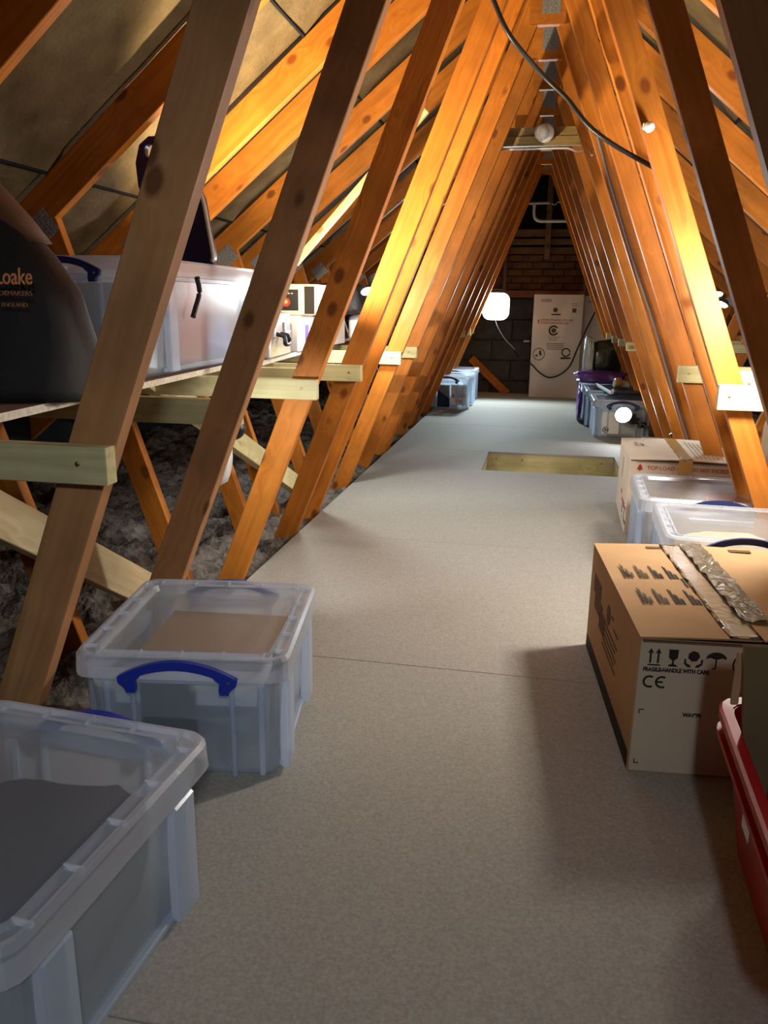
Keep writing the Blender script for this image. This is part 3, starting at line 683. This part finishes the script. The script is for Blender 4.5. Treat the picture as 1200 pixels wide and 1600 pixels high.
# ================================================================== LAMPS
def flood(loc, w_, h, label, d=(0,-1,0), power=50, col=(.74,.93,1)):
    t = thing('work_lamp', label, 'lamp', loc); t.rotation_euler = Vector(d).to_track_quat('-Y','Z').to_euler()
    bm = bmesh.new(); P = [(x, .06, z) for x, z, _ in rr(w_, h, w_*.28, 0, 5)]; Q = [(x*1.0, .0, z) for x, z, _ in rr(w_, h, w_*.28, 0, 5)]; S = [(x*.93, -.02, z*.93) for x, z, _ in rr(w_, h, w_*.28, 0, 5)]
    loft(bm, [P, Q]); bmo('housing', bm, WHITE, t, False)
    bm = bmesh.new(); loft(bm, [[(x*.985, -.001, z*.985) for x, y, z in Q], [(x, -.022, z) for x, y, z in S]]); bmo('diffuser', bm, EMIT, t, True)
    tube('hanging_loop', [(-w_*.3,.03,h/2-.01),(-w_*.22,.03,h/2+.03),(w_*.22,.03,h/2+.03),(w_*.3,.03,h/2-.01)], .006, BLACK, t)
    light('lamp_light','SPOT',(0,-.05,0),power,col,t,size=.10,rot=(math.radians(-90),0,0),spot=165,blend=.5)
    return t
FL = flood((-.455,8.95,.985),.29,.29,'bright white rounded work lamp hanging at the far end',d=(.10,-1,-.10),power=PW['far'])
tube('cord',[(0,.02,-.14),(.03,.02,-.22),(.12,.1,-.36),(.25,.25,-.50)],.004,WHITE,FL)
def clip_lamp(loc, d, label, r, power, col, spread=None, arm=None, em=EMIT, depth=.05, ltype='AREA'):
    t = thing('clip_lamp', label, 'lamp', loc); t.rotation_euler = Vector(d).to_track_quat('-Z','Y').to_euler()
    lathe('lamp_head', [(r*.5,depth*r/.06),(r*.9,depth*.7*r/.06),(r*1.08,depth*.1*r/.06),(r*1.1,-.004),(r*1.02,-.004),(r*1.0,.0)], BLACK, t)
    lathe('lamp_lens', [(r*.98,-.001),(r*.9,-.006),(r*.3,-.010)], em, t)
    if arm: tube('arm', arm, .004, BLACK, t)
    l = light('lamp_light', ltype, (0,0,-.02 if ltype == 'AREA' else -.03), power, col, t, size=r*1.6 if ltype == 'AREA' else r*2)
    return t
clip_lamp((.705,6.20,.205),(-.25,-1,.5),'round bright clip lamp on the front of a clear box on the right',.062,PW['box'],(.9,.95,1))
PB = lambda n,l,lab: 0
bt = thing('lamp_battery','black clamp body behind the round lamp on the right box','clamp',(.79,6.23,.16))
bm = bmesh.new(); addbox(bm,(0,0,0),(.07,.05,.05),.3,.006); addbox(bm,(.06,0,-.03),(.06,.04,.04),.5,.006); addbox(bm,(-.0,0,.03),(.03,.02,.05),0,.004); bmo('clamp_body',bm,BLACK,bt)
tube('arm',[(.02,-.01,.0),(.12,-.04,-.05),(.22,-.08,-.08)],.008,BLACK,bt)
WARM = (1,.80,.50)
def hid_lamp(loc, d, label, r, power, col, spot, blend=.35, em=EMITW):
    t = thing('clip_lamp', label, 'lamp', loc); t.rotation_euler = Vector(d).to_track_quat('-Z','Y').to_euler()
    lathe('lamp_head', [(r*.5,r*.9),(r*.9,r*.6),(r*1.08,r*.1),(r*1.1,-.004),(r*1.02,-.004),(r*1.0,.0)], BLACK, t)
    lathe('lamp_lens', [(r*.98,-.001),(r*.9,-.006),(r*.3,-.010)], em, t)
    light('lamp_light','SPOT',(0,0,-.015),power,col,t,size=r*.8,spot=spot,blend=blend); return t
L1 = hid_lamp((-.90,2.86,1.165),(.25,.55,.75),'work lamp hidden behind the second left web, flooding the left rafters',.022,PW['shelf_left'],WARM,168)
hid_lamp((-.93,2.94,1.185),(-.1,.1,-1),'unseen lamp added to brighten the lid of the long shelf box',.018,PW['lid'],(1,.93,.82),120)  # added lamp, only there to overlight the lid
clip_lamp((.735,2.47,1.03),(-.1,1,.05),'bright lamp on the right edge behind the dark second web',.045,PW['shelf_right'],(1,.95,.86),ltype='POINT',em=EMITW)
clip_lamp((-.80,3.96,1.06),(.35,-.5,-.8),'small bright clip lamp showing beside the fourth left web',.03,PW['small'],(.86,.95,1),ltype='POINT')
clip_lamp((.98,4.52,1.02),(-.35,-.3,-.8),'unseen lamp added behind the right webs to light the hatch floor',.03,PW['right_fill'],(.86,.95,1),ltype='POINT')  # unseen mirror of the left lamp, added to light floor and webs
hid_lamp((-.755,2.05,.66),(-.05,1,-.45),'white-rimmed lamp hung low behind the knotty second left web',.030,PW['under'],(.95,.98,1),100,.6)
hid_lamp((.35,-.6,1.6),(-.85,1.9,-1.3),'lamp behind the camera lighting the near boxes',.10,PW['behind'],(.72,.86,1),68,.7)
WR = thing('lamp_reflector','thin white curved reflector sheet behind the second left web','reflector',(-.80,2.02,.60))
bm = bmesh.new(); V=[]
for k in range(9):
    a = k/8; x = .0+.035*math.sin(a*2.2); z = .09-.19*a; V.append([(x-.02*a*a,0,z),(x-.02*a*a,.06,z),(x-.02*a*a-.003,.06,z),(x-.02*a*a-.003,0,z)])
loft(bm,V); bmo('sheet',bm,WHITE,WR,True)

# bulb fitting
XB = thing('crossing_boards','pair of pale boards nailed across the webs under the ridge','timber board',(.04,5.05,1.90))
OLDP = wood('old_pale_timber', (.26,.18,.07), (.36,.26,.11), (.1,.06,.03))
box('board',(0,0,.070),(.66,.03,.050),OLDP,XB); box('board',(0,-.02,.018),(.66,.03,.050),OLDP,XB)
BU = thing('ceiling_bulb','unlit round glass bulb in a white holder on the crossing boards','light bulb',(.005,4.93,1.945))
BU.rotation_euler = (math.radians(-75),0,math.radians(12))
lathe('bulb_holder',[(.050,-.05),(.052,-.03),(.040,-.02),(.024,-.01),(.022,.02),(.018,.03)],WHITE,BU)
lathe('bulb_glass',[(.014,.02),(.018,.035),(.034,.055),(.041,.080),(.038,.105),(.026,.124),(.008,.132)],GLASS,BU)
BU.rotation_euler = (math.radians(100),0,math.radians(-8))
o = tube('light_cable',[(-.24,4.985,1.872),(0,4.985,1.872),(.10,4.985,1.872),(.15,4.98,1.868),(.20,4.97,1.852),(.26,4.9,1.852),(.272,4.80,1.80)],.006,WHITE)
tag(o,'white cable along the bottom of the crossing boards','cable')
# grey cable clipped down the sixth right web
def webpt(z, y, off=0): return (B*(1-z/ZA)+off, y, z)
o = tube('web_cable',[webpt(1.83,4.315,.03),webpt(1.6,4.31,.022),webpt(1.2,4.318,.018),webpt(.9,4.312,.022),webpt(.5,4.312,.014),webpt(.2,4.318,.02),webpt(.05,4.314,.02)],.007,mat('grey_cable',(.20,.19,.22),.5,.4))
tag(o,'grey cable clipped down the sixth right web','cable')
# black cable across the ridge
o = tube('roof_cable',[(-.20,3.0,2.06),(-.165,3.02,2.0),(-.10,3.03,1.885),(.02,3.1,1.775),(.10,3.08,1.70),(.18,3.03,1.60),(.27,3.0,1.53),(.37,3.02,1.48),(.50,3.1,1.43)],.0085,BLACK)
tag(o,'thick black cable slung across under the ridge','cable')
# aerial
A = thing('aerial_bracket','white tubular aerial bracket in front of the dark gable','aerial',(-.05,9.25,1.88))
tube('arm',[(-.22,0,.19),(.10,0,.195)],.014,WHITE,A); tube('mast',[(-.06,0,.19),(-.06,0,.10),(-.045,0,.04),(.0,0,.012),(.08,0,.008),(.36,0,.008)],.017,WHITE,A)
tube('wire',[(.12,0,.19),(.16,.0,.175),(.19,0,.205),(.22,0,.19),(.26,0,.20)],.005,WHITE,A)
# cable over the tall carton
o = tube('carton_cable',[(-.18,9.08,.40),(-.05,9.08,.37),(.05,9.07,.28),(.16,9.07,.225),(.28,9.07,.26),(.38,9.07,.36),(.45,9.07,.55),(.53,9.07,.76),(.60,9.10,.92),(.64,9.10,1.03)],.009,BLACK)
tag(o,'black cable looping across the front of the tall carton','cable')
o = tube('wall_cable',[(-.24,9.2,.50),(-.20,9.25,.45),(-.18,9.08,.40)],.006,BLACK); tag(o,'thin black cable from the hanging lamp to the tall carton','cable')
s_ = slab('wall_clip',(-.115,9.45,.60),(.07,.02,.02),WHITE,'small white clip on the dark wall left of the tall carton','clip')

# white cup hook on right web
HK = thing('hook_cap','small white plastic cap nailed on the third right web','cap',(.362,2.862,1.552)); HK.rotation_euler=(math.radians(90),0,0)
lathe('cap',[(.012,0),(.014,.012),(.016,.030),(.012,.036)],WHITE,HK,14)
bm=bmesh.new(); addbox(bm,(-.013,.004,.02),(.014,.02,.02),0,.003); bmo('tab',bm,WHITE,HK)

# ================================================================== LEFT SHELF GOODS
# soft dark shoe bag
BG = thing('shoe_bag','slumped black cloth bag with orange lettering on the left shelf','bag',(-1.36,1.74,.769))
bm = bmesh.new(); loops=[]
prof = [(0,.40,.15,0),(.03,.385,.16,0),(.10,.378,.14,0),(.18,.362,.12,0),(.25,.335,.10,0),(.33,.29,.085,-.005),(.40,.235,.07,-.01),(.455,.18,.05,-.02),(.49,.13,.02,-.03)]
for z, hw, hd, ox in prof:
    lp=[]
    for k in range(40):
        a=2*math.pi*k/40; c,s=math.cos(a),math.sin(a)
        x=math.copysign(abs(c)**.5,c)*hw; y=math.copysign(abs(s)**.7,s)*hd
        n=noise.noise(Vector((c*2,s*2,z*9)))*.012+noise.noise(Vector((c*5,s*5,z*22)))*.007
        lp.append((x*(1+n)+ox, y+n*1.2, z+.004*noise.noise(Vector((a,z*3,2)))))
    loops.append(lp)
loft(bm,loops); bmo('bag_body',bm,BAGB,BG,True)
bm = bmesh.new(); loops=[]
for z, hw, hd, ox in [(.36,.268,.088,0),(.42,.225,.080,-.005),(.50,.17,.05,-.02),(.56,.14,.01,-.05)]:
    loops.append([((math.copysign(abs(math.cos(a))**.5,math.cos(a))*hw+ox), math.copysign(abs(math.sin(a))**.7,math.sin(a))*hd+.02, z) for a in [2*math.pi*k/32 for k in range(32)]])
loft(bm,loops); bmo('bag_lining',bm,BAGE,BG,True)
text('Loake',.050,GOLD,BG,(.338,-.146,.262),rot=(math.radians(83),0,0),bold=.0004,sx=.76,align='RIGHT')
text('SHOEMAKERS',.0145,GOLDD,BG,(.332,-.142,.238),rot=(math.radians(83),0,0),sx=1.15,align='RIGHT')
text('ENGLAND',.0125,GOLDD,BG,(.318,-.142,.214),rot=(math.radians(83),0,0),sx=1.1,align='RIGHT')
# navy sledge / paddle with hand hole standing on the far side of the cloth box
SLD = [(-.06,.485),(-.10,.455),(-.118,.39),(-.11,.30),(-.07,.20),(-.02,.10),(-.01,.0),(.20,.0),(.206,.03),(.185,.14),(.165,.25),(.12,.34),(.07,.44),(.03,.478),(0,.485)]
t = thing('navy_sledge','navy plastic board with a hand hole standing on the shelf box','sledge',(-1.24,2.70,1.127)); t.rotation_euler=(math.radians(-3),0,0)
t.scale=(.85,1,.85)
shape('board',[SLD,arc(-.060,.435,.024,0,345,14,.030)],.022,NAVY,t,bev=.004)
tube('rim',[(.12,-.016,.34),(.165,-.016,.25),(.187,-.016,.14),(.206,-.016,.03),(.20,-.016,.006)],.008,WHITE,t)  # light caught along the board's right edge, painted as a white tube
# dark strap on the shelf box
o = tube('strap',[(-1.045,2.50,1.075),(-1.047,2.52,1.03),(-1.05,2.49,.98),(-1.052,2.47,.95)],.009,BLACK); tag(o,'short black strap hanging down the side of the shelf box','strap')
# silver case
CS = thing('aluminium_case','silver-white hard case with a black handle on the left shelf','case',(-1.16,3.35,.769),math.radians(6))
box('case_body',(0,0,.095),(.22,.40,.19),SILV,CS,bev=.008)
box('case_lid',(0,0,.102),(.224,.404,.012),WHITE,CS,bev=.002)
tube('handle',[(.112,-.10,.10),(.145,-.10,.09),(.15,-.10,.06),(.15,-.02,.06),(.145,-.02,.09),(.112,-.02,.10)],.009,BLACK,CS)
for y in (-.15,.05): box('latch',(.113,y,.115),(.012,.03,.06),STEEL,CS,bev=.003)
# white carton with purple label
def small_carton(loc,s,m_,label,rz=0):
    t = thing('small_carton',label,'box',loc,rz); bm=bmesh.new(); addbox(bm,(0,0,s[2]/2),s,0,.003); bmo('carton_body',bm,m_,t)
    box('lid_seam',(0,0,s[2]+.0003),(s[0]-.01,.004,.0006),CARDD,t); return t
PUR = mat('purple_label',(.12,.08,.28),.5,.3)
t = small_carton((-1.19,3.86,.769),(.20,.30,.17),PAPER,'white carton with a purple label on the left shelf',.03)
box('label',(.101,.02,.085),(.0012,.07,.08),PUR,t); box('label',(-.0,-.151,.085),(.06,.0012,.08),PUR,t); bars('front_print',[(-.085,.05+.012*k,.03,.005) for k in range(4)],INKB,t,(0,-.1512,0),R90)
t = small_carton((-1.16,3.92,.941),(.27,.24,.145),CARDP2,'cream carton with a flower picture, on top of the white carton',.03)
box('picture',(-.01,-.1208,.07),(.12,.0012,.10),BLACK,t); shape('flower_print',[arc(0,0,.022,0,345,7)],.001,INKR,t,(-.012,-.1222,.06)); shape('flower_print',[arc(0,0,.010,0,345,6)],.001,GOLD,t,(-.012,-.1228,.062))
bars('front_print',[(-.05+.016*k,.098,.009,.006) for k in range(5)],TAPE,t,(0,-.1216,0),R90); box('label',(.105,-.1208,.07),(.05,.0012,.13),INK,t)
lump('black_bag',(-1.10,4.55,.935),(.28,.3,.17),BAGB,'crumpled black bag on the left shelf above the white bag','bag',31,.18)
lump('white_bag',(-1.02,4.85,.769),(.16,.22,.17),PAPER,'small overlit white paper bag on the left shelf','bag',33,.08)
t = small_carton((-1.22,4.52,.769),(.26,.30,.155),CARDP,'greyish carton under the black bag on the left shelf')
# right shelf goods
lump('lilac_bag',(1.32,3.9,1.05),(.3,.34,.26),LILAC,'lilac-grey plastic bag piled high on the right shelf','bag',41,.16)
t = small_carton((1.36,3.9,.809),(.36,.36,.24),CARDD,'dark carton under the lilac bag on the right shelf')
bm = bmesh.new()
SP=[(-.045,-.012),(-.02,-.014)]+arc(.012,0,.034,215,318,8)+[(.030,-.012),(.018,-.010),(.010,0),(.018,.010),(.030,.012)]+arc(.012,0,.034,42,145,8)+[(-.02,.014),(-.045,.012)]
bm.free()
SP = [(x*.75, y*.75) for x, y in SP]
o = shape('spanner',[SP],.008,WHITE,None,(.648,3.0,1.028)); o.rotation_euler=(math.radians(90),math.radians(-8),0); tag(o,'white open-ended spanner sticking out behind the overlit right web','spanner')
lump('hanging_cloth',(1.02,3.35,.30),(.10,.2,.34),CLOTHC,'pale cloth hanging below the right shelf beside the webs','cloth',44,.12)

# ================================================================== RIGHT MIDDLE GOODS
lump('black_bag',(.64,7.78,.315),(.32,.28,.38),mat('bin_bag_plastic',(.012,.026,.024),.25,.6,bump=.6,bscale=20),'black bin bag standing on the right behind the purple bag','bag',51,.10,flat=.5)
bg = lump('polythene_sheet',(.49,7.60,.36),(.09,.16,.38),FOIL,'crinkled clear polythene beside the black bin bag','polythene',52,.25)
c3 = storage_box((.66,7.66,0),.45,.47,.31,'clear box under the black bin bag',handle_m=NAVY)
lump('purple_bag',(.61,7.47,.32),(.42,.26,.12),PURP,'purple carrier bag draped over the clear box on the right','bag',53,.25,flat=.6)
lump('purple_bag',(.425,7.30,.01),(.04,.44,.30),PURP,'purple bag hanging down beside the far clear box','bag',54,.3,flat=.6)
TR = thing('paper_trimmer','black trimming tray with silver rails lying on the lamp box','tool',(.735,6.86,.318),math.radians(6))
box('tray',(0,0,.008),(.30,.72,.014),BLACK,TR,bev=.003)
for x in (-.14,.14): box('rail',(x,0,.022),(.022,.74,.018),WHITE,TR,bev=.003)
box('cross_bar',(0,-.35,.022),(.30,.018,.012),NAVY,TR,bev=.003); box('slide_block',(.01,.06,.048),(.13,.08,.05),SILV,TR,bev=.01)
o = lathe('tape_roll',[(.020,-.025),(.036,-.025),(.038,0),(.036,.025),(.020,.025)],TAPEY,None,20); o.location=(.70,6.80,.395); o.rotation_euler=(0,math.pi/2,.3); tag(o,'yellow tape roll lying on the trimming tray','tape roll')
# dark tangle of cable
random.seed(3); pts=[]
for k in range(26): pts.append((.99+.07*math.cos(k*1.1)+random.uniform(-.02,.02), 5.25+.10*math.sin(k*1.3)+random.uniform(-.03,.03), .22+.05*math.sin(k*.9)+random.uniform(0,.03)))
CARTY = small_carton((.90,5.30,0),(.28,.34,.16),CARDD,'dark carton under the cable tangle by the right webs')
o = tube('cable_tangle',pts,.008,BLACK,k=5,n=6); tag(o,'tangle of dark red and black cable behind the white carton','cable')
